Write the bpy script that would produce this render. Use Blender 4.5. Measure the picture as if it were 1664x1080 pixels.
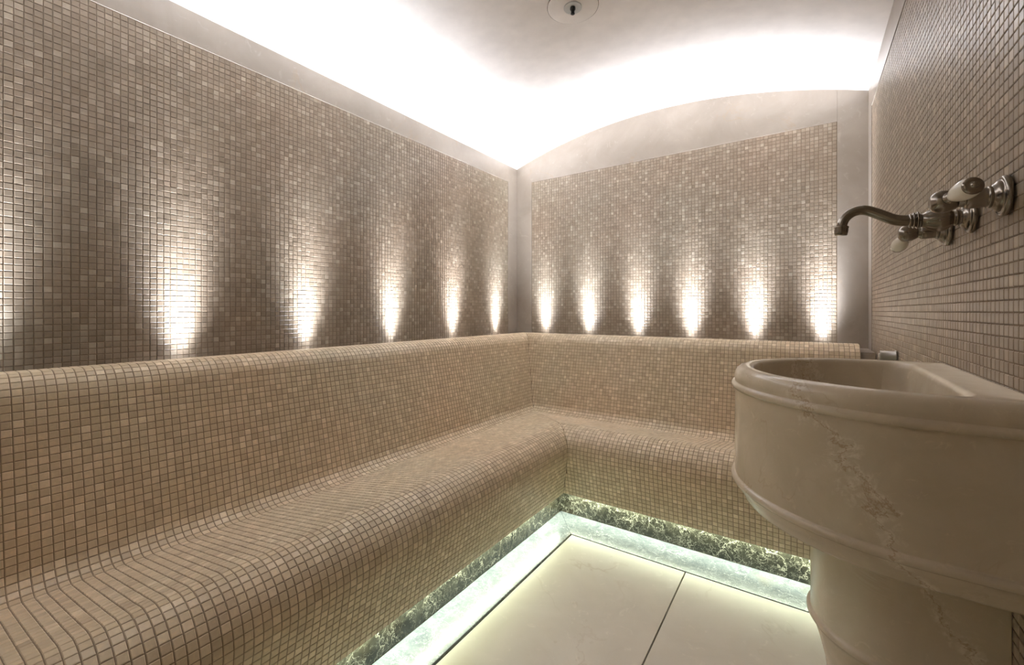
import bpy, math, random
import numpy as np
from mathutils import Vector, Matrix

random.seed(7)
rng = np.random.default_rng(7)
scene = bpy.context.scene
for o in list(bpy.data.objects):
    bpy.data.objects.remove(o, do_unlink=True)
col = scene.collection

# ------------------------------------------------------------------ camera
CAM_Z = 1.12
YAW = math.radians(34.52)
FPX = 695.0
cam_data = bpy.data.cameras.new('camera')
cam_data.sensor_width = 36.0
cam_data.lens = FPX / 1664.0 * 36.0
cam_data.shift_y = -35.0 / 1664.0
cam_data.clip_start = 0.01
cam = bpy.data.objects.new('camera', cam_data)
cam.location = (0, 0, CAM_Z)
cam.rotation_euler = (math.pi / 2, 0, YAW)
col.objects.link(cam)
scene.camera = cam

# ------------------------------------------------------------------ world, exposure
world = bpy.data.worlds.new('world')
scene.world = world
world.use_nodes = True
world.node_tree.nodes['Background'].inputs[0].default_value = (0.02, 0.02, 0.02, 1)
world.node_tree.nodes['Background'].inputs[1].default_value = 0.0
scene.view_settings.view_transform = 'Standard'
scene.view_settings.look = 'None'
scene.view_settings.gamma = 1.0
scene.view_settings.use_curve_mapping = False
scene.view_settings.exposure = 2.3
scene.cycles.use_denoising = True
scene.cycles.max_bounces = 10
scene.cycles.diffuse_bounces = 5
scene.cycles.use_adaptive_sampling = True
scene.cycles.adaptive_threshold = 0.02
scene.cycles.glossy_bounces = 4
scene.cycles.sample_clamp_indirect = 6.0

# light strengths (the lamps themselves are built further down)
UPLIGHT_W = 78.0
UPLIGHT_COL = (0.85, 0.90, 1.0)
UPLIGHT_ANGLE = 130.0
BEAM = ((1.0, 8.3), (0.18, 13.0))
UPLIGHT_TILT = 2.5      # degrees the beam leans away from the wall
LED_STRENGTH = 13.0
LED_COL = (0.88, 1.0, 0.73)

# ------------------------------------------------------------------ room dimensions (metres)
XL, XR, YB, YF = -2.033, 0.2806, 3.03, -0.62
Z_SPRING = 2.324          # where the vault starts
RISE = 0.197
Z_MOS = CAM_Z + 0.3535 * 3.03   # top of mosaic fields
Z_TROUGH = 0.88
PITCH = 0.0210
TILE = 0.0191
XMID = (XL + XR) / 2
HALF = (XR - XL) / 2
RAD = (HALF ** 2 + RISE ** 2) / (2 * RISE)

def vault_z(x):
    return Z_SPRING + RISE - RAD + math.sqrt(RAD * RAD - (x - XMID) ** 2)

# ------------------------------------------------------------------ materials
def new_mat(name):
    m = bpy.data.materials.new(name)
    m.use_nodes = True
    nt = m.node_tree
    b = nt.nodes['Principled BSDF']
    return m, nt, b

def node(nt, t, **kw):
    n = nt.nodes.new(t)
    for k, v in kw.items():
        setattr(n, k, v)
    return n

def ramp(nt, fac, stops):
    r = nt.nodes.new('ShaderNodeValToRGB')
    e = r.color_ramp.elements
    while len(e) < len(stops):
        e.new(0.5)
    for i, (p, c) in enumerate(stops):
        e[i].position = p
        e[i].color = (*c, 1)
    nt.links.new(fac, r.inputs[0])
    return r

def mixc(nt, fac, a, b, mode='MIX'):
    n = nt.nodes.new('ShaderNodeMix')
    n.data_type = 'RGBA'
    n.blend_type = mode
    for sock, v in ((n.inputs[0], fac), (n.inputs[6], a), (n.inputs[7], b)):
        if hasattr(v, 'is_output'):
            nt.links.new(v, sock)
        else:
            sock.default_value = v if isinstance(v, float) else (*v, 1)
    return n.outputs[2]

def math_n(nt, op, a, b=None, clamp=False):
    n = nt.nodes.new('ShaderNodeMath')
    n.operation = op
    n.use_clamp = clamp
    for i, v in enumerate((a, b)):
        if v is None:
            continue
        if hasattr(v, 'is_output'):
            nt.links.new(v, n.inputs[i])
        else:
            n.inputs[i].default_value = v
    return n.outputs[0]

def noise(nt, vec, scale, detail=4, rough=0.55, dist=0.0):
    n = nt.nodes.new('ShaderNodeTexNoise')
    n.inputs['Scale'].default_value = scale
    n.inputs['Detail'].default_value = detail
    n.inputs['Roughness'].default_value = rough
    n.inputs['Distortion'].default_value = dist
    if vec is not None:
        nt.links.new(vec, n.inputs['Vector'])
    return n

def world_pos(nt):
    return nt.nodes.new('ShaderNodeNewGeometry').outputs['Position']

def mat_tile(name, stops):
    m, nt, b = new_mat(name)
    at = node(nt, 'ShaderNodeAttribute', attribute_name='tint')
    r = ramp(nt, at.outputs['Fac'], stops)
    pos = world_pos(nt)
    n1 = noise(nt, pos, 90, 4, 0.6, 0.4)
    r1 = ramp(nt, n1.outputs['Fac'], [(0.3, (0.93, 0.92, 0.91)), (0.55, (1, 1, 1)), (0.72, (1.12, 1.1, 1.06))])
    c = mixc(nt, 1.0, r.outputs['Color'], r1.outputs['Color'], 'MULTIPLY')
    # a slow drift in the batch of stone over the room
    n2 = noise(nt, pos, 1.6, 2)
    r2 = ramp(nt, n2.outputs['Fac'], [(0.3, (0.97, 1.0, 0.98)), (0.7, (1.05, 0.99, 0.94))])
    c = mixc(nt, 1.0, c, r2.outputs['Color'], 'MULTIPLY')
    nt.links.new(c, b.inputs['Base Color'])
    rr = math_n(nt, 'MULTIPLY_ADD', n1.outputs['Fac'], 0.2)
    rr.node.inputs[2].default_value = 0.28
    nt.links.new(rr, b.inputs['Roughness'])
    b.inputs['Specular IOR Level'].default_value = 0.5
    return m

def mat_grout():
    m, nt, b = new_mat('brown_grout')
    n1 = noise(nt, world_pos(nt), 140, 3)
    r = ramp(nt, n1.outputs['Fac'], [(0.3, (0.20, 0.145, 0.092)), (0.7, (0.26, 0.19, 0.125))])
    nt.links.new(r.outputs['Color'], b.inputs['Base Color'])
    b.inputs['Roughness'].default_value = 0.85
    return m

def mat_crema(name, base=(0.52, 0.415, 0.32), light=(0.62, 0.51, 0.41), rough=0.32, scale=5.0, vein=0.35, warm=(0.36, 0.23, 0.12), band=None):
    m, nt, b = new_mat(name)
    pos = world_pos(nt)
    n1 = noise(nt, pos, scale, 6, 0.6, 0.8)
    r1 = ramp(nt, n1.outputs['Fac'], [(0.32, base), (0.68, light)])
    # short pale flecks
    n2 = noise(nt, pos, scale * 5, 5, 0.65, 1.6)
    f2 = ramp(nt, n2.outputs['Fac'], [(0.60, (0, 0, 0)), (0.74, (1, 1, 1))])
    fac2 = math_n(nt, 'MULTIPLY', f2.outputs['Color'], 0.5)
    c = mixc(nt, fac2, r1.outputs['Color'], tuple(min(1, v * 1.25) for v in light))
    # hair veins: the zero line of a distorted noise, broken up by another
    n3 = noise(nt, pos, scale * 0.55, 5, 0.62, 0.6)
    d = math_n(nt, 'ABSOLUTE', math_n(nt, 'SUBTRACT', n3.outputs['Fac'], 0.5))
    v = ramp(nt, d, [(0.0, (1, 1, 1)), (0.010, (0, 0, 0))])
    n4 = noise(nt, pos, scale * 0.7, 2)
    brk = ramp(nt, n4.outputs['Fac'], [(0.52, (0, 0, 0)), (0.66, (1, 1, 1))])
    fv = math_n(nt, 'MULTIPLY', math_n(nt, 'MULTIPLY', v.outputs['Color'], brk.outputs['Color']), vein)
    c = mixc(nt, fv, c, warm)
    if band is not None:
        # one strong crystalline vein running across the stone
        nrm, off, amp, wid = band
        dot = node(nt, 'ShaderNodeVectorMath', operation='DOT_PRODUCT')
        nt.links.new(pos, dot.inputs[0])
        dot.inputs[1].default_value = nrm
        nb = noise(nt, pos, 10, 6, 0.7, 0.3)
        w = math_n(nt, 'MULTIPLY', math_n(nt, 'SUBTRACT', nb.outputs['Fac'], 0.5), amp)
        dd = math_n(nt, 'ABSOLUTE', math_n(nt, 'ADD', math_n(nt, 'SUBTRACT', dot.outputs['Value'], off), w))
        line = ramp(nt, dd, [(0.0, (1, 1, 1)), (wid, (0, 0, 0))])
        halo = ramp(nt, dd, [(0.0, (1, 1, 1)), (wid * 7, (0, 0, 0))])
        fl = noise(nt, pos, 55, 5, 0.7, 1.0)
        cr = ramp(nt, fl.outputs['Fac'], [(0.46, (0, 0, 0)), (0.60, (1, 1, 1))])
        c = mixc(nt, math_n(nt, 'MULTIPLY', math_n(nt, 'MULTIPLY', halo.outputs['Color'], cr.outputs['Color']), 0.8), c, (0.80, 0.73, 0.62))
        c = mixc(nt, math_n(nt, 'MULTIPLY', line.outputs['Color'], 0.55), c, warm)
    nt.links.new(c, b.inputs['Base Color'])
    b.inputs['Roughness'].default_value = rough
    return m

def mat_emperador(name, dark, mid, vein_col, scale=9.0, rough=0.22):
    m, nt, b = new_mat(name)
    pos = world_pos(nt)
    nz = noise(nt, pos, scale * 0.8, 5, 0.65)
    off = node(nt, 'ShaderNodeVectorMath', operation='MULTIPLY_ADD')
    nt.links.new(nz.outputs['Color'], off.inputs[0])
    off.inputs[1].default_value = (0.22, 0.22, 0.22)
    nt.links.new(pos, off.inputs[2])
    n1 = noise(nt, pos, scale * 1.4, 6, 0.7, 1.0)
    c = ramp(nt, n1.outputs['Fac'], [(0.32, dark), (0.66, mid)]).outputs['Color']
    n5 = noise(nt, pos, scale * 0.5, 3)
    rust = ramp(nt, n5.outputs['Fac'], [(0.58, (0, 0, 0)), (0.72, (1, 1, 1))])
    c = mixc(nt, math_n(nt, 'MULTIPLY', rust.outputs['Color'], 0.35), c, (mid[0] * 1.25, mid[1] * 0.95, mid[2] * 0.6))
    for sc, wd, st in ((scale * 0.9, 0.016, 0.95), (scale * 2.6, 0.03, 0.7), (scale * 6, 0.045, 0.45)):
        v = node(nt, 'ShaderNodeTexVoronoi', feature='DISTANCE_TO_EDGE')
        v.inputs['Scale'].default_value = sc
        nt.links.new(off.outputs[0], v.inputs['Vector'])
        rr = ramp(nt, v.outputs['Distance'], [(0.0, (1, 1, 1)), (wd, (0, 0, 0))])
        nb = noise(nt, pos, sc * 0.8, 2)
        bb = ramp(nt, nb.outputs['Fac'], [(0.40, (0, 0, 0)), (0.58, (1, 1, 1))])
        f = math_n(nt, 'MULTIPLY', math_n(nt, 'MULTIPLY', rr.outputs['Color'], bb.outputs['Color']), st)
        c = mixc(nt, f, c, vein_col)
    nt.links.new(c, b.inputs['Base Color'])
    b.inputs['Roughness'].default_value = rough
    return m

def mat_plain(name, c, rough=0.5, metal=0.0, bump=None):
    m, nt, b = new_mat(name)
    n1 = noise(nt, world_pos(nt), 12, 3)
    r = ramp(nt, n1.outputs['Fac'], [(0.3, tuple(v * 0.95 for v in c)), (0.7, tuple(min(1, v * 1.04) for v in c))])
    nt.links.new(r.outputs['Color'], b.inputs['Base Color'])
    b.inputs['Roughness'].default_value = rough
    b.inputs['Metallic'].default_value = metal
    return m

def mat_emit(name, c, s):
    m, nt, b = new_mat(name)
    b.inputs['Base Color'].default_value = (0.8, 0.8, 0.8, 1)
    b.inputs['Emission Color'].default_value = (*c, 1)
    b.inputs['Emission Strength'].default_value = s
    return m

M = {}
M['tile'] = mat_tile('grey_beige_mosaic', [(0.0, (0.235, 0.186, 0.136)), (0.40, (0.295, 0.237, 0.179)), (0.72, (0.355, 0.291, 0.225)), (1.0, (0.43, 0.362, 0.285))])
M['bench_tile'] = mat_tile('brightened_beige_mosaic', [(0.0, (0.52, 0.412, 0.288)), (0.40, (0.63, 0.522, 0.37)), (0.72, (0.71, 0.588, 0.435)), (1.0, (0.79, 0.68, 0.525))])  # wall mosaic again, lightened: brightness the lamps don't give the bench, put into its colour
M['grout'] = mat_grout()
M['frame'] = mat_crema('beige_marble_frame', (0.285, 0.24, 0.195), (0.36, 0.308, 0.255), 0.30, 3.2, 0.35)
M['basin'] = mat_crema('cream_marble_basin', (0.53, 0.45, 0.33), (0.62, 0.535, 0.41), 0.24, 6.5, 0.30, (0.34, 0.20, 0.09),
                       band=((0.867, 0.0, 0.498), 0.475, 0.19, 0.0035))
M['floor'] = mat_crema('cream_marble_floor', (0.58, 0.52, 0.43), (0.66, 0.60, 0.51), 0.35, 3.0, 0.35, (0.40, 0.29, 0.18))
M['skirt'] = mat_emperador('dark_veined_marble', (0.012, 0.011, 0.009), (0.048, 0.045, 0.033), (0.46, 0.43, 0.36), 8.0)
M['border'] = mat_emperador('grey_veined_marble', (0.12, 0.132, 0.155), (0.22, 0.235, 0.26), (0.50, 0.515, 0.535), 9.0, 0.25)
M['plaster'] = mat_plain('white_plaster', (0.82, 0.77, 0.725), 0.75)
M['gap'] = mat_plain('dark_gap', (0.012, 0.012, 0.014), 0.6)
M['nickel'] = mat_plain('brushed_nickel', (0.27, 0.24, 0.205), 0.22, 1.0)
M['porcelain'] = mat_plain('ivory_porcelain', (0.72, 0.68, 0.60), 0.12)
M['black'] = mat_plain('black_metal', (0.01, 0.01, 0.01), 0.4)
M['chrome'] = mat_plain('grey_metal', (0.30, 0.28, 0.25), 0.35, 0.9)
M['whitemetal'] = mat_plain('white_enamel', (0.62, 0.62, 0.60), 0.35)
M['led'] = mat_emit('led_diffuser', LED_COL, LED_STRENGTH)
M['lens'] = mat_emit('uplight_lens', UPLIGHT_COL, 6.0)

# ------------------------------------------------------------------ helpers
def mesh_obj(name, verts, faces, mat, parent=None, smooth=False):
    me = bpy.data.meshes.new(name)
    me.from_pydata([tuple(v) for v in verts], [], faces)
    me.materials.append(mat)
    if smooth:
        me.polygons.foreach_set('use_smooth', [True] * len(me.polygons))
    me.update()
    o = bpy.data.objects.new(name, me)
    col.objects.link(o)
    if parent is not None:
        o.parent = parent
    return o

def empty(name, loc=(0, 0, 0)):
    o = bpy.data.objects.new(name, None)
    o.location = loc
    o.empty_display_size = 0.1
    col.objects.link(o)
    return o

def tag(o, label, cat, group=None):
    o['label'] = label
    o['category'] = cat
    if group:
        o['group'] = group
    return o

def struct(o, label=None):
    o['kind'] = 'structure'
    if label:
        o['label'] = label
    return o

def box(x0, x1, y0, y1, z0, z1):
    v = [(x, y, z) for x in (x0, x1) for y in (y0, y1) for z in (z0, z1)]
    f = [(0, 1, 3, 2), (4, 6, 7, 5), (0, 4, 5, 1), (2, 3, 7, 6), (0, 2, 6, 4), (1, 5, 7, 3)]
    return v, f

def bevel_box(name, x0, x1, y0, y1, z0, z1, mat, parent=None, w=0.0015):
    v, f = box(x0, x1, y0, y1, z0, z1)
    o = mesh_obj(name, v, f, mat, parent)
    if w:
        m = o.modifiers.new('bevel', 'BEVEL')
        m.width = w
        m.segments = 2
    return o

def lathe_pts(profile, seg=32, flutes=0, depth=0.0, fl_range=None):
    """profile: list of (r, h) around +Z; closed with caps when r is 0 at the ends"""
    verts, faces = [], []
    n = len(profile)
    for i, (r, h) in enumerate(profile):
        for k in range(seg):
            a = 2 * math.pi * k / seg
            rr = r
            if flutes and fl_range and fl_range[0] <= h <= fl_range[1]:
                rr = r * (1 + depth * math.cos(flutes * a))
            verts.append((rr * math.cos(a), rr * math.sin(a), h))
    for i in range(n - 1):
        for k in range(seg):
            k2 = (k + 1) % seg
            faces.append((i * seg + k, i * seg + k2, (i + 1) * seg + k2, (i + 1) * seg + k))
    faces.append(tuple(range(seg - 1, -1, -1)))
    faces.append(tuple((n - 1) * seg + k for k in range(seg)))
    return verts, faces

def smooth_profile(pts, sub=4):
    """Catmull-Rom through a list of 2-D points"""
    out = []
    P = [pts[0]] + list(pts) + [pts[-1]]
    for i in range(1, len(P) - 2):
        p0, p1, p2, p3 = P[i - 1], P[i], P[i + 1], P[i + 2]
        for s in range(sub):
            t = s / sub
            out.append(tuple(0.5 * ((2 * p1[k]) + (-p0[k] + p2[k]) * t + (2 * p0[k] - 5 * p1[k] + 4 * p2[k] - p3[k]) * t * t
                                    + (-p0[k] + 3 * p1[k] - 3 * p2[k] + p3[k]) * t ** 3) for k in range(len(p1))))
    out.append(tuple(pts[-1]))
    return out

def lathe(name, profile, mat, parent, origin, axis, seg=32, **kw):
    v, f = lathe_pts(profile, seg, **kw)
    q = Vector((0, 0, 1)).rotation_difference(Vector(axis).normalized())
    o = Vector(origin)
    return mesh_obj(name, [o + q @ Vector(p) for p in v], f, mat, parent, smooth=True)

def tube(name, path, radii, mat, parent, seg=20):
    pts = [Vector(p) for p in path]
    n = len(pts)
    verts, faces = [], []
    up = Vector((0, 1, 0))
    for i, p in enumerate(pts):
        t = (pts[min(i + 1, n - 1)] - pts[max(i - 1, 0)]).normalized()
        a = up.cross(t).normalized()
        b = t.cross(a)
        for k in range(seg):
            an = 2 * math.pi * k / seg
            verts.append(p + (a * math.cos(an) + b * math.sin(an)) * radii[i])
    for i in range(n - 1):
        for k in range(seg):
            k2 = (k + 1) % seg
            faces.append((i * seg + k, i * seg + k2, (i + 1) * seg + k2, (i + 1) * seg + k))
    faces.append(tuple(range(seg - 1, -1, -1)))
    faces.append(tuple((n - 1) * seg + k for k in range(seg)))
    return mesh_obj(name, verts, faces, mat, parent, smooth=True)

# ------------------------------------------------------------------ walls
T = 0.12          # wall thickness
REC = 0.0046      # depth of the grout behind the face of the stone frame
PANEL = 0.030     # thickness of the frame slabs
CS_L, CS_BL, CS_BR, CS_R = 0.128, 0.148, 0.137, 0.128   # corner strip widths

def wall_profile_top(x0, x1, n=48):
    return [(x0 + (x1 - x0) * i / n) for i in range(n + 1)]

v, f = box(XL - T, XL - REC, YF - T, YB + T, -0.06, Z_SPRING + 0.05)
wall_left = struct(mesh_obj('wall_left', v, f, M['grout']), 'left wall of beige mosaic in a plain marble frame')
v, f = box(XR + REC, XR + T, YF - T, YB + T, -0.06, Z_SPRING + 0.05)
wall_right = struct(mesh_obj('wall_right', v, f, M['grout']), 'right wall of beige mosaic behind the basin')

def arched_slab(name, y0, y1, xs, zlow, mat, parent=None, zoff=0.0):
    """upright slab whose top follows the vault"""
    verts, faces = [], []
    n = len(xs)
    for y in (y0, y1):
        for x in xs:
            verts.append((x, y, zlow))
        for x in xs:
            verts.append((x, y, vault_z(min(max(x, XL), XR)) + zoff))
    o = 2 * n
    for i in range(n - 1):
        faces.append((i, i + 1, n + i + 1, n + i))
        faces.append((o + i + 1, o + i, o + n + i, o + n + i + 1))
        faces.append((n + i, n + i + 1, o + n + i + 1, o + n + i))
        faces.append((i + 1, i, o + i, o + i + 1))
    faces.append((0, n, o + n, o))
    faces.append((n - 1, o + n - 1, o + 2 * n - 1, 2 * n - 1))
    return mesh_obj(name, verts, faces, mat, parent)

xs_all = wall_profile_top(XL - REC, XR + REC)
wall_back = struct(arched_slab('wall_back', YB + REC, YB + T, xs_all, -0.06, M['grout'], zoff=0.05), 'back wall of beige mosaic under a marble arch')
wall_front = struct(arched_slab('wall_front', YF - T, YF, xs_all, -0.06, M['basin'], zoff=0.05), 'plain marble wall behind the viewer')

# stone frames (parts of the walls)
bevel_box('frame_band', XL - PANEL, XL, YF, YB - CS_L - 0.0008, Z_MOS, Z_SPRING + 0.02, M['frame'], wall_left, 0.001)
bevel_box('corner_strip', XL - PANEL, XL, YB - CS_L, YB, Z_TROUGH - 0.02, Z_SPRING + 0.02, M['frame'], wall_left, 0.001)
bevel_box('frame_band', XR, XR + PANEL, YF, YB - CS_R - 0.0008, Z_MOS, Z_SPRING + 0.02, M['frame'], wall_right, 0.001)
bevel_box('corner_strip', XR, XR + PANEL, YB - CS_R, YB, 0.0, Z_SPRING + 0.02, M['frame'], wall_right, 0.001)
bx0, bx1 = XL + CS_BL, XR - CS_BR
arched_slab('frame_arch', YB, YB + PANEL, [bx0 + (bx1 - bx0) * i / 40 for i in range(41)], Z_MOS, M['frame'], wall_back, 0.02)
arched_slab('corner_strip', YB, YB + PANEL, [XL + (bx0 - 0.0008 - XL) * i / 6 for i in range(7)], Z_TROUGH - 0.02, M['frame'], wall_back, 0.02)
arched_slab('corner_strip', YB, YB + PANEL, [bx1 + 0.0008 + (XR - bx1 - 0.0008) * i / 6 for i in range(7)], 0.3, M['frame'], wall_back, 0.02)

# ------------------------------------------------------------------ ceiling (barrel vault)
def vault():
    n = 72
    verts, faces = [], []
    for y in (YF, YB):
        for i in range(n + 1):
            x = XL + (XR - XL) * i / n
            verts.append((x, y, vault_z(x)))
    for y in (YF, YB):
        for i in range(n + 1):
            x = XL + (XR - XL) * i / n
            verts.append((x, y, vault_z(x) + 0.10))
    m = n + 1
    for i in range(n):
        faces.append((i, m + i, m + i + 1, i + 1))
        faces.append((2 * m + i, 2 * m + i + 1, 3 * m + i + 1, 3 * m + i))
        faces.append((i, i + 1, 2 * m + i + 1, 2 * m + i))
        faces.append((m + i, 3 * m + i, 3 * m + i + 1, m + i + 1))
    o = mesh_obj('ceiling', verts, faces, M['plaster'], smooth=False)
    for p in o.data.polygons:
        if p.index % 4 < 2:
            p.use_smooth = True
    return o
ceiling = struct(vault(), 'white plastered barrel vault')

# ------------------------------------------------------------------ bench profile (u from the wall, z)
def fillet_path(pts, radii, step=0.004):
    out = [np.array(pts[0], float)]
    for i in range(1, len(pts) - 1):
        p0, p1, p2 = (np.array(q, float) for q in (pts[i - 1], pts[i], pts[i + 1]))
        d1 = (p0 - p1) / np.linalg.norm(p0 - p1)
        d2 = (p2 - p1) / np.linalg.norm(p2 - p1)
        ang = math.acos(np.clip(d1 @ d2, -1, 1))
        r = radii[i]
        tl = r / math.tan(ang / 2)
        a, b = p1 + d1 * tl, p1 + d2 * tl
        bis = (d1 + d2) / np.linalg.norm(d1 + d2)
        c = p1 + bis * (r / math.sin(ang / 2))
        a0 = math.atan2(*(a - c)[::-1])
        a1 = math.atan2(*(b - c)[::-1])
        da = (a1 - a0 + math.pi) % (2 * math.pi) - math.pi
        k = max(3, int(abs(da) * r / step))
        for j in range(k + 1):
            t = a0 + da * j / k
            out.append(c + r * np.array([math.cos(t), math.sin(t)]))
    out.append(np.array(pts[-1], float))
    return np.array(out)

U_BASE, Z_BASE = 0.940, 0.122
U_SKIRT = 0.897
BP = fillet_path([(0.165, Z_TROUGH), (0.165, 0.951), (0.300, 0.951), (0.425, 0.408), (1.005, 0.510), (0.986, 0.335), (U_BASE, Z_BASE)],
                 [0, 0.03, 0.085, 0.065, 0.120, 0.22, 0])
seg = np.linalg.norm(np.diff(BP, axis=0), axis=1)
BS = np.concatenate([[0], np.cumsum(seg)])
BLEN = BS[-1]

def bp_at(s):
    return np.array([np.interp(s, BS, BP[:, 0]), np.interp(s, BS, BP[:, 1])])

def bp_frame(s):
    e = 0.004
    t = bp_at(min(s + e, BLEN)) - bp_at(max(s - e, 0))
    t /= np.linalg.norm(t)
    nrm = np.array([-t[1], t[0]])     # to the left of travel = out of the bench
    return t, nrm

X_END = 0.222
RECB = 0.0015      # grout lies this far below the tile faces
bench = empty('mosaic_bench', (XL + 0.5, YB - 0.5, 0))
tag(bench, 'L-shaped built-in bench with rounded back and seat clad in beige mosaic', 'bench')
BM_INV = Matrix.Translation(bench.location).inverted()

def set_child(o, parent):
    o.parent = parent
    o.matrix_parent_inverse = parent.matrix_world.inverted()
    return o
bpy.context.view_layer.update()

def bench_body():
    # outline of the core: the clad profile sunk by the grout depth, then closed underneath and along the wall
    prof = []
    for s in np.linspace(0, BLEN, 140):
        t, nrm = bp_frame(s)
        prof.append(bp_at(s) - nrm * RECB)
    prof = [tuple(p) for p in prof]
    prof.append((U_BASE - 0.004, Z_BASE))
    prof += [(U_SKIRT, Z_BASE), (U_SKIRT - 0.0, 0.0), (0.0, 0.0), (0.0, Z_TROUGH)]
    n = len(prof)
    verts, faces = [], []
    for (u, z) in prof:
        verts.append((XL + max(u, 0.001), YF + 0.001, z))
    for (u, z) in prof:
        verts.append((XL + max(u, 0.001), YB - max(u, 0.001), z))
    for (u, z) in prof:
        verts.append((X_END, YB - max(u, 0.001), z))
    for k in range(2):
        for i in range(n):
            j = (i + 1) % n
            faces.append((k * n + i, k * n + j, (k + 1) * n + j, (k + 1) * n + i))
    faces.append(tuple(range(n)))
    faces.append(tuple(2 * n + i for i in range(n - 1, -1, -1)))
    return mesh_obj('bench_body', verts, faces, M['grout'])
body = set_child(bench_body(), bench)

# pale marble lining of the light trough behind the backrest, and the filler at the bench end
def trough():
    z0, z1 = Z_TROUGH, Z_TROUGH + 0.004
    e = 0.001
    verts = [(XL + e, YF + e, z1), (XL + 0.160, YF + e, z1), (XL + e, YB - e, z1), (XL + 0.160, YB - 0.160, z1), (X_END, YB - e, z1), (X_END, YB - 0.160, z1)]
    verts += [(x, y, z0) for x, y, z in verts]
    faces = [(0, 1, 3, 2), (2, 3, 5, 4), (6, 8, 9, 7), (8, 10, 11, 9), (1, 7, 9, 3), (3, 9, 11, 5), (0, 6, 7, 1), (4, 5, 11, 10), (0, 2, 8, 6), (2, 4, 10, 8)]
    return mesh_obj('ledge_lining', verts, faces, M['frame'])
set_child(trough(), bench)
fill = bevel_box('end_filler', X_END + 0.0005, XR - 0.0005, YB - 0.93, YB - 0.001, 0.0, 0.40, M['frame'], None, 0.002)
set_child(fill, bench)
fill2 = bevel_box('end_filler', X_END + 0.0005, XR - 0.0005, YB - 0.30, YB - 0.001, 0.4005, 0.915, M['frame'], None, 0.002)
set_child(fill2, bench)

# ------------------------------------------------------------------ floor
SX0, SY1 = XL + U_SKIRT, YB - U_SKIRT
FX0, FY1 = -0.968, 1.935
v, f = box(XL - 0.02, XR + 0.02, YF - 0.02, YB + 0.02, -0.06, -0.022)
floor = struct(mesh_obj('floor', v, f, M['gap']), 'marble floor panels inside a veined grey border')
GAPW = 0.009
# border strips with a mitred corner
def poly_slab(name, pts, z0, z1, mat, parent=None):
    n = len(pts)
    verts = [(x, y, z0) for x, y in pts] + [(x, y, z1) for x, y in pts]
    faces = [tuple(range(n - 1, -1, -1)), tuple(n + i for i in range(n))]
    for i in range(n):
        j = (i + 1) % n
        faces.append((i, j, n + j, n + i))
    o = mesh_obj(name, verts, faces, mat, parent)
    m = o.modifiers.new('bevel', 'BEVEL')
    m.width = 0.0012
    m.segments = 1
    return o
bl = poly_slab('border_slab', [(SX0 + 0.001, YF), (FX0 - GAPW, YF), (FX0 - GAPW, FY1 + 0.004), (SX0 + 0.001, SY1 - 0.001)], -0.021, 0.0, M['border'], floor)
bb = poly_slab('border_slab', [(FX0 - GAPW + 0.0012, FY1 + 0.004), (XR, FY1 + 0.004), (XR, SY1 - 0.001), (SX0 + 0.0022, SY1 - 0.001)], -0.021, 0.0, M['border'], floor)
px = [FX0, -0.4275, 0.1190, XR]
for i in range(3):
    bevel_box('floor_panel', px[i] + (0.0 if i == 0 else 0.0022), px[i + 1] - 0.0022, YF, FY1, -0.0215, -0.001, M['floor'], floor, 0.0015)

# skirting of dark marble under the bench
poly_o = poly_slab('skirting_slab', [(SX0 - 0.015, YF + 0.001), (SX0 + 0.0006, YF + 0.001), (SX0 + 0.0006, SY1 - 0.0006), (SX0 - 0.015, SY1 + 0.015)], 0.0005, Z_BASE - 0.0015, M['skirt'])
set_child(poly_o, bench)
poly_o = poly_slab('skirting_slab', [(SX0 + 0.0006, SY1 - 0.0006), (X_END, SY1 - 0.0006), (X_END, SY1 + 0.015), (SX0 - 0.015, SY1 + 0.015)], 0.0005, Z_BASE - 0.0015, M['skirt'])
set_child(poly_o, bench)

# ------------------------------------------------------------------ LED strips hidden under the bench front
def led_strip(label, along_y):
    u0, u1 = U_SKIRT + 0.010, U_SKIRT + 0.030
    z0, z1 = Z_BASE - 0.0065, Z_BASE - 0.0005
    if along_y:
        base = ((XL + (u0 + u1) / 2, (YF + SY1) / 2, z0))
    else:
        base = (((SX0 + X_END) / 2, YB - (u0 + u1) / 2, z0))
    root = empty('led_strip', base)
    tag(root, label, 'light strip', 'light strips under the bench front')
    bpy.context.view_layer.update()
    n = 26
    a, b = (YF + 0.03, SY1 - 0.06) if along_y else (SX0 + 0.06, X_END - 0.02)
    if along_y:
        v, f = box(XL + u0 - 0.003, XL + u1 + 0.003, a - 0.005, b + 0.005, z0 + 0.002, z1)
    else:
        v, f = box(a - 0.005, b + 0.005, YB - u1 - 0.003, YB - u0 + 0.003, z0 + 0.002, z1)
    set_child(mesh_obj('channel', v, f, M['chrome']), root)
    verts, faces = [], []
    for i in range(n + 1):
        t = a + (b - a) * i / n
        if along_y:
            verts += [(XL + u0, t, z0 + 0.0018), (XL + u1, t, z0 + 0.0018)]
        else:
            verts += [(t, YB - u0, z0 + 0.0018), (t, YB - u1, z0 + 0.0018)]
    for i in range(n):
        q = (2 * i, 2 * i + 2, 2 * i + 3, 2 * i + 1) if along_y else (2 * i, 2 * i + 2, 2 * i + 3, 2 * i + 1)
        faces.append(q)
    o = mesh_obj('diffuser', verts, faces, M['led'])
    # face down
    if o.data.polygons[0].normal.z > 0:
        o.data.flip_normals()
    set_child(o, root)
led_strip('greenish white light strip under the front of the long left bench', True)
led_strip('greenish white light strip under the front of the back bench', False)

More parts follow.
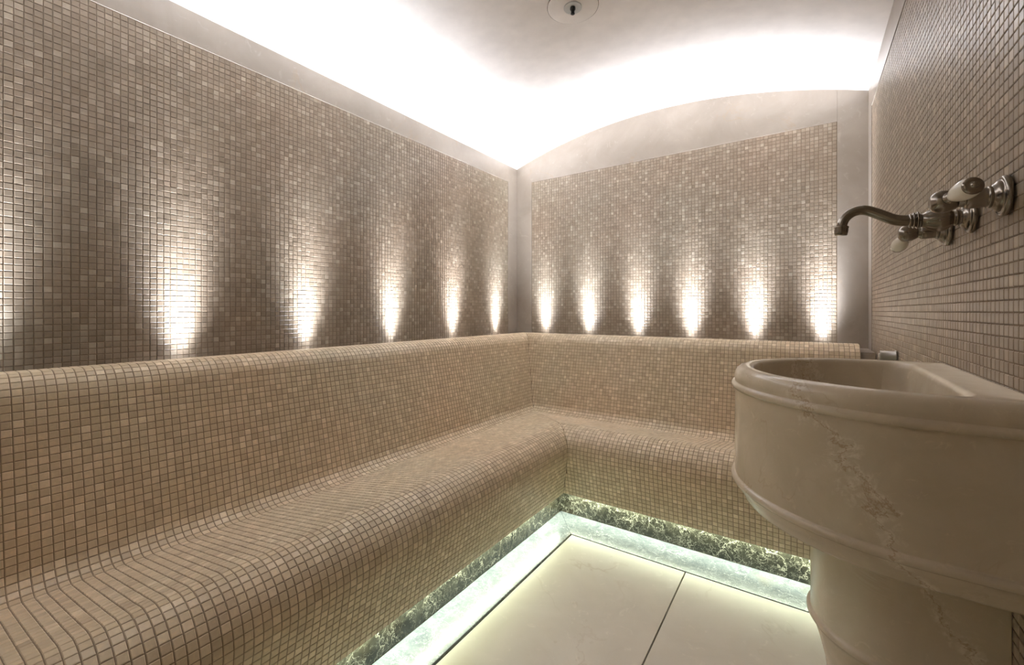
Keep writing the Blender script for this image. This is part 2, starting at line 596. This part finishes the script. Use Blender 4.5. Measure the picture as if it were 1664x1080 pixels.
# ------------------------------------------------------------------ uplights in the trough
def uplight(x, y, dirn, label, group):
    z = Z_TROUGH + 0.004
    root = empty('uplight', (x, y, z))
    tag(root, label, 'uplight', group)
    bpy.context.view_layer.update()
    v, f = lathe_pts([(0.027, 0.0), (0.027, 0.003), (0.024, 0.005), (0.0215, 0.004), (0.021, 0.001)], 24)
    set_child(mesh_obj('bezel', [(x + a, y + b, z + c) for a, b, c in v], f[:-1], M['chrome'], None, True), root)
    v, f = lathe_pts([(0.0205, 0.001), (0.0205, 0.0022), (0.016, 0.0028)], 24)
    set_child(mesh_obj('lens', [(x + a, y + b, z + c) for a, b, c in v], f, M['lens'], None, True), root)
    ld = bpy.data.lights.new('uplight_lamp', 'SPOT')
    ld.energy = UPLIGHT_W
    ld.color = UPLIGHT_COL
    ld.spot_size = math.radians(UPLIGHT_ANGLE)
    ld.spot_blend = 0.6
    ld.shadow_soft_size = 0.012
    # beam pattern of the fitting: a narrow core inside a soft wide skirt
    ld.use_nodes = True
    nt = ld.node_tree
    em = nt.nodes['Emission']
    geo = nt.nodes.new('ShaderNodeNewGeometry')
    ax = node(nt, 'ShaderNodeVectorMath', operation='DOT_PRODUCT')
    nt.links.new(geo.outputs['Normal'], ax.inputs[0])
    aim = Vector((dirn[0] * math.tan(math.radians(UPLIGHT_TILT)), dirn[1] * math.tan(math.radians(UPLIGHT_TILT)), 1.0)).normalized()
    ax.inputs[1].default_value = aim
    th = math_n(nt, 'ARCCOSINE', math_n(nt, 'MINIMUM', math_n(nt, 'ABSOLUTE', ax.outputs['Value']), 0.99999))
    th2 = math_n(nt, 'MULTIPLY', th, th)
    tot = None
    for amp, sig in BEAM:
        g = math_n(nt, 'MULTIPLY', math_n(nt, 'EXPONENT', math_n(nt, 'MULTIPLY', th2, -0.5 / math.radians(sig) ** 2)), amp)
        tot = g if tot is None else math_n(nt, 'ADD', tot, g)
    nt.links.new(tot, em.inputs['Strength'])
    lo = bpy.data.objects.new('lamp', ld)
    col.objects.link(lo)
    lo.location = (0, 0, 0.012)
    lo.rotation_euler = Vector((0, 0, -1)).rotation_difference(aim).to_euler()
    lo.parent = root
UD = 0.044
ORD = ['nearest', 'second', 'third', 'fourth', 'fifth', 'sixth', 'seventh']
for i, yy in enumerate((2.724, 2.221, 1.685, 1.162, 0.648, 0.130, -0.390)):
    uplight(XL + UD, yy, (1, 0), ('uplight on the left wall ledge, %s from the far corner' % ORD[i]) if i else 'uplight on the left wall ledge nearest the far corner', 'uplights along the left wall ledge')
for i, xx in enumerate((-1.7495, -1.369, -0.989, -0.632, -0.260, 0.079)):
    uplight(xx, YB - UD, (0, -1), ('uplight on the back wall ledge, %s from the left corner' % ORD[i]) if i else 'uplight on the back wall ledge nearest the left corner', 'uplights along the back wall ledge')

# ------------------------------------------------------------------ basin
CX, CY = 0.165, 1.215
def d_outline(R, xback, rc, ns=6, na=56, nc=6, nb=10, cx=CX, cy=CY):
    """closed outline: straight side, half circle, straight side, back line, with rounded back corners"""
    pts = []
    rc = max(rc, 1e-4)
    for i in range(ns):
        t = i / ns
        pts.append((xback - rc + (cx - xback + rc) * t, cy - R))
    for i in range(na + 1):
        a = -math.pi / 2 - math.pi * i / na
        pts.append((cx + R * math.cos(a), cy + R * math.sin(a)))
    for i in range(1, ns + 1):
        t = i / ns
        pts.append((cx + (xback - rc - cx) * t, cy + R))
    for i in range(1, nc + 1):
        a = math.pi / 2 - math.pi / 2 * i / nc
        pts.append((xback - rc + rc * math.cos(a), cy + R - rc + rc * math.sin(a)))
    for i in range(1, nb):
        t = i / nb
        pts.append((xback, cy + R - rc + (-2 * R + 2 * rc) * t))
    for i in range(0, nc):
        a = -math.pi / 2 * i / nc
        pts.append((xback - rc + rc * math.cos(a), cy - R + rc + rc * math.sin(a)))
    return pts

def loft(name, rings, mat, parent):
    """rings: list of (R, xback, rc, z)"""
    verts, faces = [], []
    n = None
    for (R, xb, rc, z) in rings:
        o = d_outline(R, xb, rc)
        n = len(o)
        verts += [(x, y, z) for x, y in o]
    for i in range(len(rings) - 1):
        for k in range(n):
            k2 = (k + 1) % n
            faces.append((i * n + k2, i * n + k, (i + 1) * n + k, (i + 1) * n + k2))
    faces.append(tuple(range(n)))
    m = (len(rings) - 1) * n
    faces.append(tuple(m + k for k in range(n - 1, -1, -1)))
    ob = mesh_obj(name, verts, faces, mat, None, smooth=True)
    set_child(ob, parent)
    return ob

basin = empty('wash_basin', (CX, CY, 0))
tag(basin, 'cream marble half-round wall basin on a pedestal with beaded rim', 'basin')
bpy.context.view_layer.update()
XW = XR + 0.0018
def bead(zc, r0, rb, n=7):
    return [(r0 + rb * math.cos(a), zc + rb * math.sin(a)) for a in [(-math.pi / 2 + math.pi * i / n) for i in range(n + 1)]]
prof_out = [(0.02, 0.680), (0.284, 0.680), (0.290, 0.682), (0.294, 0.687), (0.297, 0.694), (0.303, 0.703), (0.309, 0.711), (0.3115, 0.719)]
prof_out += bead(0.7285, 0.3115, 0.0085)
prof_out += [(0.3115, 0.739), (0.3115, 0.80), (0.3115, 0.87), (0.3115, 0.935)]
prof_out += bead(0.9445, 0.3115, 0.0080)
prof_out += [(0.3115, 0.954), (0.3125, 0.960), (0.3125, 0.966), (0.311, 0.973), (0.3075, 0.980), (0.302, 0.985), (0.295, 0.988), (0.288, 0.989), (0.281, 0.9885)]
rings = [(r, XW, 0.001, z) for r, z in prof_out]
prof_in = [(0.2765, 0.9870), (0.2725, 0.9845), (0.2695, 0.9800), (0.2675, 0.972), (0.262, 0.93), (0.255, 0.88), (0.243, 0.83), (0.222, 0.79), (0.19, 0.765), (0.14, 0.755), (0.06, 0.752)]
XIN = 0.222
for i, (r, z) in enumerate(prof_in):
    k = 0.2765 - r
    rings.append((r, max(XIN + 0.004 - k * 0.9, CX + 0.004), min(0.05, r * 0.5), z))
bowl = loft('bowl', rings, M['basin'], basin)
ped = [(0.02, 0.0005), (0.120, 0.0005), (0.122, 0.004), (0.120, 0.06), (0.119, 0.20), (0.122, 0.28), (0.130, 0.34), (0.142, 0.39), (0.152, 0.422), (0.156, 0.432),
       (0.1615, 0.435), (0.1645, 0.440), (0.1645, 0.445), (0.1615, 0.449), (0.158, 0.450), (0.157, 0.455), (0.157, 0.56), (0.157, 0.66), (0.157, 0.6795), (0.02, 0.6795)]
loft('pedestal', [(r, XW, 0.001, z) for r, z in ped], M['basin'], basin)
d = lathe('drain', [(0.024, 0.7528), (0.024, 0.7545), (0.020, 0.7555), (0.016, 0.754)], M['nickel'], None, (CX - 0.02, CY, 0), (0, 0, 1), 24)
d['label'] = 'round metal drain at the bottom of the bowl'
set_child(d, basin)

# ------------------------------------------------------------------ wall faucet
FY = (1.0735, 1.2500, 1.4270)
FZ = (1.316, 1.313, 1.308)
faucet = empty('wall_faucet', (XR, FY[1], FZ[1]))
tag(faucet, 'brushed nickel wall faucet with curved spout and two porcelain lever handles', 'faucet')
bpy.context.view_layer.update()
def rosette(y, z, r):
    p = smooth_profile([(r, 0.0005), (r, 0.005), (r * 0.93, 0.008), (r * 0.80, 0.009), (r * 0.74, 0.013), (r * 0.62, 0.0165), (r * 0.55, 0.019)], 3)
    set_child(lathe('rosette', p, M['nickel'], None, (XR, y, z), (-1, 0, 0), 40), faucet)
for y, z, r in zip(FY, FZ, (0.034, 0.034, 0.033)):
    rosette(y, z, r)
# spout body: fluted bulb
bp = smooth_profile([(0.0155, 0.016), (0.0150, 0.022), (0.0170, 0.026), (0.0145, 0.030), (0.0200, 0.036), (0.0240, 0.044), (0.0245, 0.052), (0.0215, 0.062), (0.0165, 0.072),
                     (0.0135, 0.077), (0.0150, 0.079), (0.0150, 0.082)], 4)
set_child(lathe('spout_body', bp, M['nickel'], None, (XR, FY[1], FZ[1]), (-1, 0, 0), 48, flutes=8, depth=0.07, fl_range=(0.034, 0.070)), faucet)
nk = smooth_profile([(0.0130, 0.081), (0.0175, 0.083), (0.0175, 0.0855), (0.0140, 0.087), (0.0165, 0.089), (0.0165, 0.0915), (0.0130, 0.093), (0.0150, 0.095), (0.0145, 0.097), (0.0110, 0.099)], 3)
set_child(lathe('neck_ring', nk, M['nickel'], None, (XR, FY[1], FZ[1] + 0.002), (-1, 0, 0), 36), faucet)
y1 = FY[1]
sp = smooth_profile([(0.187, y1, 1.316), (0.176, y1, 1.316), (0.160, y1, 1.320), (0.144, y1, 1.329), (0.128, y1, 1.339), (0.112, y1, 1.347), (0.098, y1, 1.3485),
                     (0.085, y1, 1.344), (0.075, y1, 1.335), (0.0695, y1, 1.324), (0.0675, y1, 1.312)], 5)
n = len(sp)
set_child(tube('spout', sp, [0.0120 - 0.0018 * min(1, i / n * 1.3) for i in range(n)], M['nickel'], None, 24), faucet)
tp = [(0.0108, 0.0), (0.0138, 0.001), (0.0142, 0.004), (0.0130, 0.006), (0.0136, 0.009), (0.0128, 0.016), (0.0118, 0.021), (0.0095, 0.0215)]
set_child(lathe('spout_tip', tp, M['nickel'], None, (0.0674, y1, 1.3165), (-0.06, 0, -1), 28), faucet)

def handle(y, z, length, lever_dir):
    st = smooth_profile([(0.0175, 0.017), (0.0185, 0.019), (0.0185, 0.023), (0.0165, 0.0255), (0.0165, 0.048), (0.0140, 0.051), (0.0125, 0.058), (0.0105, 0.062), (0.0105, length - 0.018)], 3)
    set_child(lathe('valve_stem', st, M['nickel'], None, (XR, y, z), (-1, 0, 0), 36), faucet)
    hx = XR - length
    hub = set_child(lathe('lever_handle', smooth_profile([(0.0105, -0.022), (0.0140, -0.019), (0.0185, -0.010), (0.0200, 0.000), (0.0180, 0.008), (0.0125, 0.0140), (0.0060, 0.0165), (0.0030, 0.0168)], 3),
                          M['nickel'], None, (hx, y, z), (-1, 0, 0), 36), faucet)
    bpy.context.view_layer.update()
    dvec = Vector(lever_dir).normalized()
    o = Vector((hx + 0.002, y, z))
    c = lathe('collar', smooth_profile([(0.0075, 0.012), (0.0095, 0.018), (0.0105, 0.021), (0.0105, 0.024), (0.0085, 0.027), (0.0085, 0.031)], 3), M['nickel'], None, o, dvec, 28)
    set_child(c, hub)
    p = lathe('porcelain_grip', smooth_profile([(0.0080, 0.029), (0.0092, 0.031), (0.0125, 0.040), (0.0155, 0.052), (0.0168, 0.064), (0.0160, 0.074), (0.0138, 0.081)], 4), M['porcelain'], None, o, dvec, 32)
    p['label'] = 'ivory porcelain grip'
    set_child(p, hub)
    e = lathe('end_cap', smooth_profile([(0.0140, 0.080), (0.0142, 0.083), (0.0115, 0.086), (0.0060, 0.087), (0.0045, 0.090), (0.0015, 0.0915)], 3), M['nickel'], None, o, dvec, 28)
    set_child(e, hub)
handle(FY[0], FZ[0], 0.080, (0.24, -0.95, 0.08))
handle(FY[2], FZ[2] + 0.004, 0.076, (-0.10, 0.93, -0.30))

# ------------------------------------------------------------------ small wall outlet beyond the basin
oy, oz = 2.15, 0.950
noz = empty('wall_outlet', (XR, oy, oz))
tag(noz, 'small grey metal outlet stub on the right wall beyond the basin', 'outlet')
bpy.context.view_layer.update()
set_child(lathe('barrel', [(0.021, 0.0005), (0.021, 0.004), (0.0185, 0.005), (0.0185, 0.046), (0.0175, 0.049), (0.013, 0.049), (0.0125, 0.042)], M['chrome'], None, (XR, oy, oz), (-1, 0, 0), 28), noz)
set_child(lathe('button', [(0.0095, 0.040), (0.0095, 0.050), (0.0085, 0.0515)], M['whitemetal'], None, (XR, oy, oz), (-1, 0, 0), 24), noz)

# ------------------------------------------------------------------ sprinkler and hatch in the vault
hx, hy = -0.884, 1.778
hz = vault_z(hx)
hatch = lathe('ceiling_hatch', [(0.115, -0.001), (0.115, 0.0055), (0.1144, 0.0062), (0.003, 0.0062)], M['plaster'], None, (0, 0, 0), (0, 0, -1), 64)
hatch.location = (hx, hy, hz)
tag(hatch, 'round white access panel in the vault around the sprinkler', 'access panel')
ring = lathe('shadow_gap', [(0.1150, 0.0), (0.1172, 0.0004), (0.1176, 0.0042), (0.1152, 0.0046)], M['nickel'], None, (0, 0, 0), (0, 0, -1), 64)
ring.parent = hatch
spk = empty('sprinkler', (hx, hy, hz - 0.0062))
tag(spk, 'black sprinkler head in a shallow white cup on the vault', 'sprinkler')
bpy.context.view_layer.update()
b0 = (hx, hy, hz - 0.0062)
set_child(lathe('cup', [(0.041, 0.0002), (0.0415, 0.004), (0.0405, 0.0055), (0.038, 0.005), (0.033, 0.002), (0.012, 0.001)], M['whitemetal'], None, b0, (0, 0, -1), 40), spk)
set_child(lathe('head', [(0.012, 0.001), (0.0125, 0.010), (0.010, 0.014), (0.008, 0.018), (0.008, 0.028), (0.0095, 0.029), (0.0095, 0.031), (0.004, 0.034)], M['black'], None, b0, (0, 0, -1), 20), spk)

# ------------------------------------------------------------------ mosaic tiles
bpy.context.view_layer.update()
depsgraph = bpy.context.evaluated_depsgraph_get()
CAMP = Vector((0, 0, CAM_Z))
FWD = np.array([-math.sin(YAW), math.cos(YAW), 0.0])
RGT = np.array([math.cos(YAW), math.sin(YAW), 0.0])

def project(P):
    d = P - np.array([0, 0, CAM_Z])
    depth = d @ FWD
    x = 832 + FPX * (d @ RGT) / depth
    y = 505 - FPX * d[..., 2] / depth
    return x, y, depth

H = TILE / 2
TH = 0.0052
BV = 0.0014
def template(h=H):
    t = []
    for (r, z) in ((h, -TH), (h, -BV * 0.65), (h - BV, 0.0)):
        t += [(-r, -r, z), (r, -r, z), (r, r, z), (-r, r, z)]
    return np.array(t)
TFACES = [(8, 9, 10, 11)]
for a in (0, 4):
    for k in range(4):
        k2 = (k + 1) % 4
        TFACES.append((a + k, a + k2, a + 4 + k2, a + 4 + k))
TF = np.array(TFACES)
TV = template()

def tints(n):
    t = np.clip(0.40 + 0.17 * rng.standard_normal(n), 0.02, 0.80)
    hi = rng.random(n) < 0.07
    t[hi] = 0.72 + 0.28 * rng.random(hi.sum())
    return t

NV = 14
variant = {'tile': [], 'bench_tile': []}
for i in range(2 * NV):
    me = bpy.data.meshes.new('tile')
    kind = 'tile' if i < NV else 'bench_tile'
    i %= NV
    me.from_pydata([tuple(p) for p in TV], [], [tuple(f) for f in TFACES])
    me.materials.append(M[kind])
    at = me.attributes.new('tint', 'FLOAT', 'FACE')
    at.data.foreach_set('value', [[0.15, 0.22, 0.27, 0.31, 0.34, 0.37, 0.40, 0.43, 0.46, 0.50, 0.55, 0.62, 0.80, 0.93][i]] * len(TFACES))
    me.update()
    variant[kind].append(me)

def lay_tiles(C, A, B, N, parent, clamp=None, limit=300, tilt=0.0045, mat='tile'):
    """C centres of the tile faces, A/B in-plane axes, N normals; all (n,3) arrays"""
    n = len(C)
    # every tile sits a little proud, sunk or tilted
    ta = tilt * rng.standard_normal(n)
    tb = tilt * rng.standard_normal(n)
    A2 = A + N * ta[:, None]
    B2 = B + N * tb[:, None]
    N2 = np.cross(A2, B2)
    sgn = np.sign((N2 * N).sum(1))
    N2 *= sgn[:, None]
    N2 /= np.linalg.norm(N2, axis=1)[:, None]
    rot = 0.012 * rng.standard_normal(n)
    A3 = A2 + B2 * rot[:, None]
    B3 = B2 - A2 * rot[:, None]
    C2 = C + N2 * (0.00010 * rng.standard_normal(n))[:, None]
    # right-handed frames so that faces point outward
    flip = np.sign((np.cross(A3, B3) * N2).sum(1))
    A3 = A3 * flip[:, None]
    V = C2[:, None, :] + A3[:, None, :] * TV[None, :, 0:1] + B3[:, None, :] * TV[None, :, 1:2] + N2[:, None, :] * TV[None, :, 2:3]
    keep = np.ones(n, bool)
    cut = np.zeros(n, bool)
    if clamp is not None:
        V, keep, cut = clamp(V)
    tint = tints(n)
    # pick the pieces that show largest
    x, y, dp = project(C2)
    view = np.array([0, 0, CAM_Z]) - C2
    dist = np.linalg.norm(view, axis=1)
    facing = (view * N2).sum(1) / dist
    size = np.where((dp > 0.05) & (x > 2) & (x < 1662) & (y > 2) & (y < 1078) & (facing > 0.02) & keep & ~cut,
                    facing / np.maximum(dp, 0.05) ** 3 * dist, 0)
    order = np.argsort(-size)
    chosen = []
    for i in order:
        if size[i] <= 0 or len(chosen) >= limit:
            break
        tgt = Vector(C2[i] + N2[i] * 0.0015)
        dv = tgt - CAMP
        L = dv.length
        hit = scene.ray_cast(depsgraph, CAMP, dv.normalized(), distance=L - 0.002)
        if hit[0]:
            continue
        chosen.append(i)
    single = np.zeros(n, bool)
    single[chosen] = True
    pinv = parent.matrix_world.inverted()
    for i in chosen:
        me = variant[mat][min(range(NV), key=lambda k: abs(variant_t[k] - tint[i]))]
        o = bpy.data.objects.new('tile', me)
        mw = Matrix(((A3[i][0], B3[i][0], N2[i][0], C2[i][0]), (A3[i][1], B3[i][1], N2[i][1], C2[i][1]),
                     (A3[i][2], B3[i][2], N2[i][2], C2[i][2]), (0, 0, 0, 1)))
        col.objects.link(o)
        o.parent = parent
        o.matrix_parent_inverse = pinv
        o.matrix_basis = mw
    rest = keep & ~single
    Vr = V[rest]
    m = len(Vr)
    me = bpy.data.meshes.new('mosaic_tiles')
    nv = m * 12
    nf = m * len(TF)
    me.vertices.add(nv)
    me.vertices.foreach_set('co', Vr.reshape(-1).astype(np.float32))
    F = (TF[None, :, :] + (np.arange(m) * 12)[:, None, None]).reshape(-1)
    me.loops.add(nf * 4)
    me.loops.foreach_set('vertex_index', F.astype(np.int32))
    me.polygons.add(nf)
    me.polygons.foreach_set('loop_start', (np.arange(nf) * 4).astype(np.int32))
    me.materials.append(M[mat])
    me.polygons.foreach_set('use_smooth', np.zeros(nf, dtype=bool))
    at = me.attributes.new('tint', 'FLOAT', 'FACE')
    at.data.foreach_set('value', np.repeat(tint[rest], len(TF)).astype(np.float32))
    me.update(calc_edges=True)
    me.validate()
    o = bpy.data.objects.new('mosaic_tiles', me)
    col.objects.link(o)
    o.parent = parent
    o.matrix_parent_inverse = pinv
    o['kind'] = 'stuff'
    return o
variant_t = [0.15, 0.22, 0.27, 0.31, 0.34, 0.37, 0.40, 0.43, 0.46, 0.50, 0.55, 0.62, 0.80, 0.93]

def grid_field(p0, du, dv, lu, lv, nrm):
    nu, nv_ = int(round(lu / PITCH)), int(round(lv / PITCH))
    iu, iv = np.meshgrid(np.arange(nu), np.arange(nv_), indexing='ij')
    iu, iv = iu.ravel(), iv.ravel()
    du, dv, nrm, p0 = (np.array(q, float) for q in (du, dv, nrm, p0))
    C = p0 + ((iu + 0.5) * lu / nu)[:, None] * du + ((iv + 0.5) * lv / nv_)[:, None] * dv
    n = len(C)
    return C, np.tile(du, (n, 1)), np.tile(dv, (n, 1)), np.tile(nrm, (n, 1))

FACE = 0.0025     # tile faces lie this far behind the face of the stone frame
# left wall: from behind the viewer to the corner strip
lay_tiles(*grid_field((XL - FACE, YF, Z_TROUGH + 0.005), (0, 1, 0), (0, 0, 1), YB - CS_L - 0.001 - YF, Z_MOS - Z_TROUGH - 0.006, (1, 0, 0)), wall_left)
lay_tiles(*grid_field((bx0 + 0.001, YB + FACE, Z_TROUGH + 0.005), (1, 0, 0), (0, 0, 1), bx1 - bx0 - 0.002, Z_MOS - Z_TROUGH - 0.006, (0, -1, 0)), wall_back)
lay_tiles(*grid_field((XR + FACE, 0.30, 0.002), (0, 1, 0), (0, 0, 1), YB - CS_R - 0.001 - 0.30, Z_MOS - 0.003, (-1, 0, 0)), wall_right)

# bench: rows follow the profile, columns run along each arm, both arms mitred on the corner diagonal
def bench_tiles():
    nrow = int(round(BLEN / PITCH))
    ss = (np.arange(nrow) + 0.5) * BLEN / nrow
    L0 = YB - YF
    ncol = int(L0 / PITCH)
    Cs, As, Bs, Ns, arm = [], [], [], [], []
    for s in ss:
        t, nr = bp_frame(s)
        # centre of the facet lies slightly inside / outside the curve; use the chord midpoint
        p = (bp_at(max(s - PITCH * 0.45, 0)) + bp_at(min(s + PITCH * 0.45, BLEN))) / 2 * 0.4 + bp_at(s) * 0.6
        u, z = p
        # left arm
        for j in range(ncol):
            y = YF + 0.002 + (j + 0.5) * PITCH
            if y - H > YB - u:
                break
            Cs.append((XL + u, y, z)); As.append((0, 1, 0)); Bs.append((t[0], 0, t[1])); Ns.append((nr[0], 0, nr[1])); arm.append(0)
        # back arm, counted from its right end
        j = 0
        while True:
            x = X_END - (j + 0.5) * PITCH
            if x + H < XL + u:
                break
            Cs.append((x, YB - u, z)); As.append((1, 0, 0)); Bs.append((0, -t[0], t[1])); Ns.append((0, -nr[0], nr[1])); arm.append(1)
            j += 1
    return tuple(np.array(q, float) for q in (Cs, As, Bs, Ns)), np.array(arm)
(bC, bA, bB, bN), arm = bench_tiles()

def clamp_bench(V):
    g = 0.0007
    left = arm == 0
    W = V.copy()
    ulim = YB - (V[..., 0] - XL) - g
    W[left, :, 1] = np.minimum(V[left, :, 1], ulim[left])
    xlim = XL + (YB - V[..., 1]) + g
    W[~left, :, 0] = np.maximum(V[~left, :, 0], xlim[~left])
    moved = np.abs(W - V).max(axis=(1, 2)) > 1e-6
    # drop slivers
    top = W[:, 8:12, :]
    ar = np.linalg.norm(np.cross(top[:, 2] - top[:, 0], top[:, 3] - top[:, 1]), axis=1) / 2
    keep = ar > 0.10 * TILE * TILE
    return W, keep, moved
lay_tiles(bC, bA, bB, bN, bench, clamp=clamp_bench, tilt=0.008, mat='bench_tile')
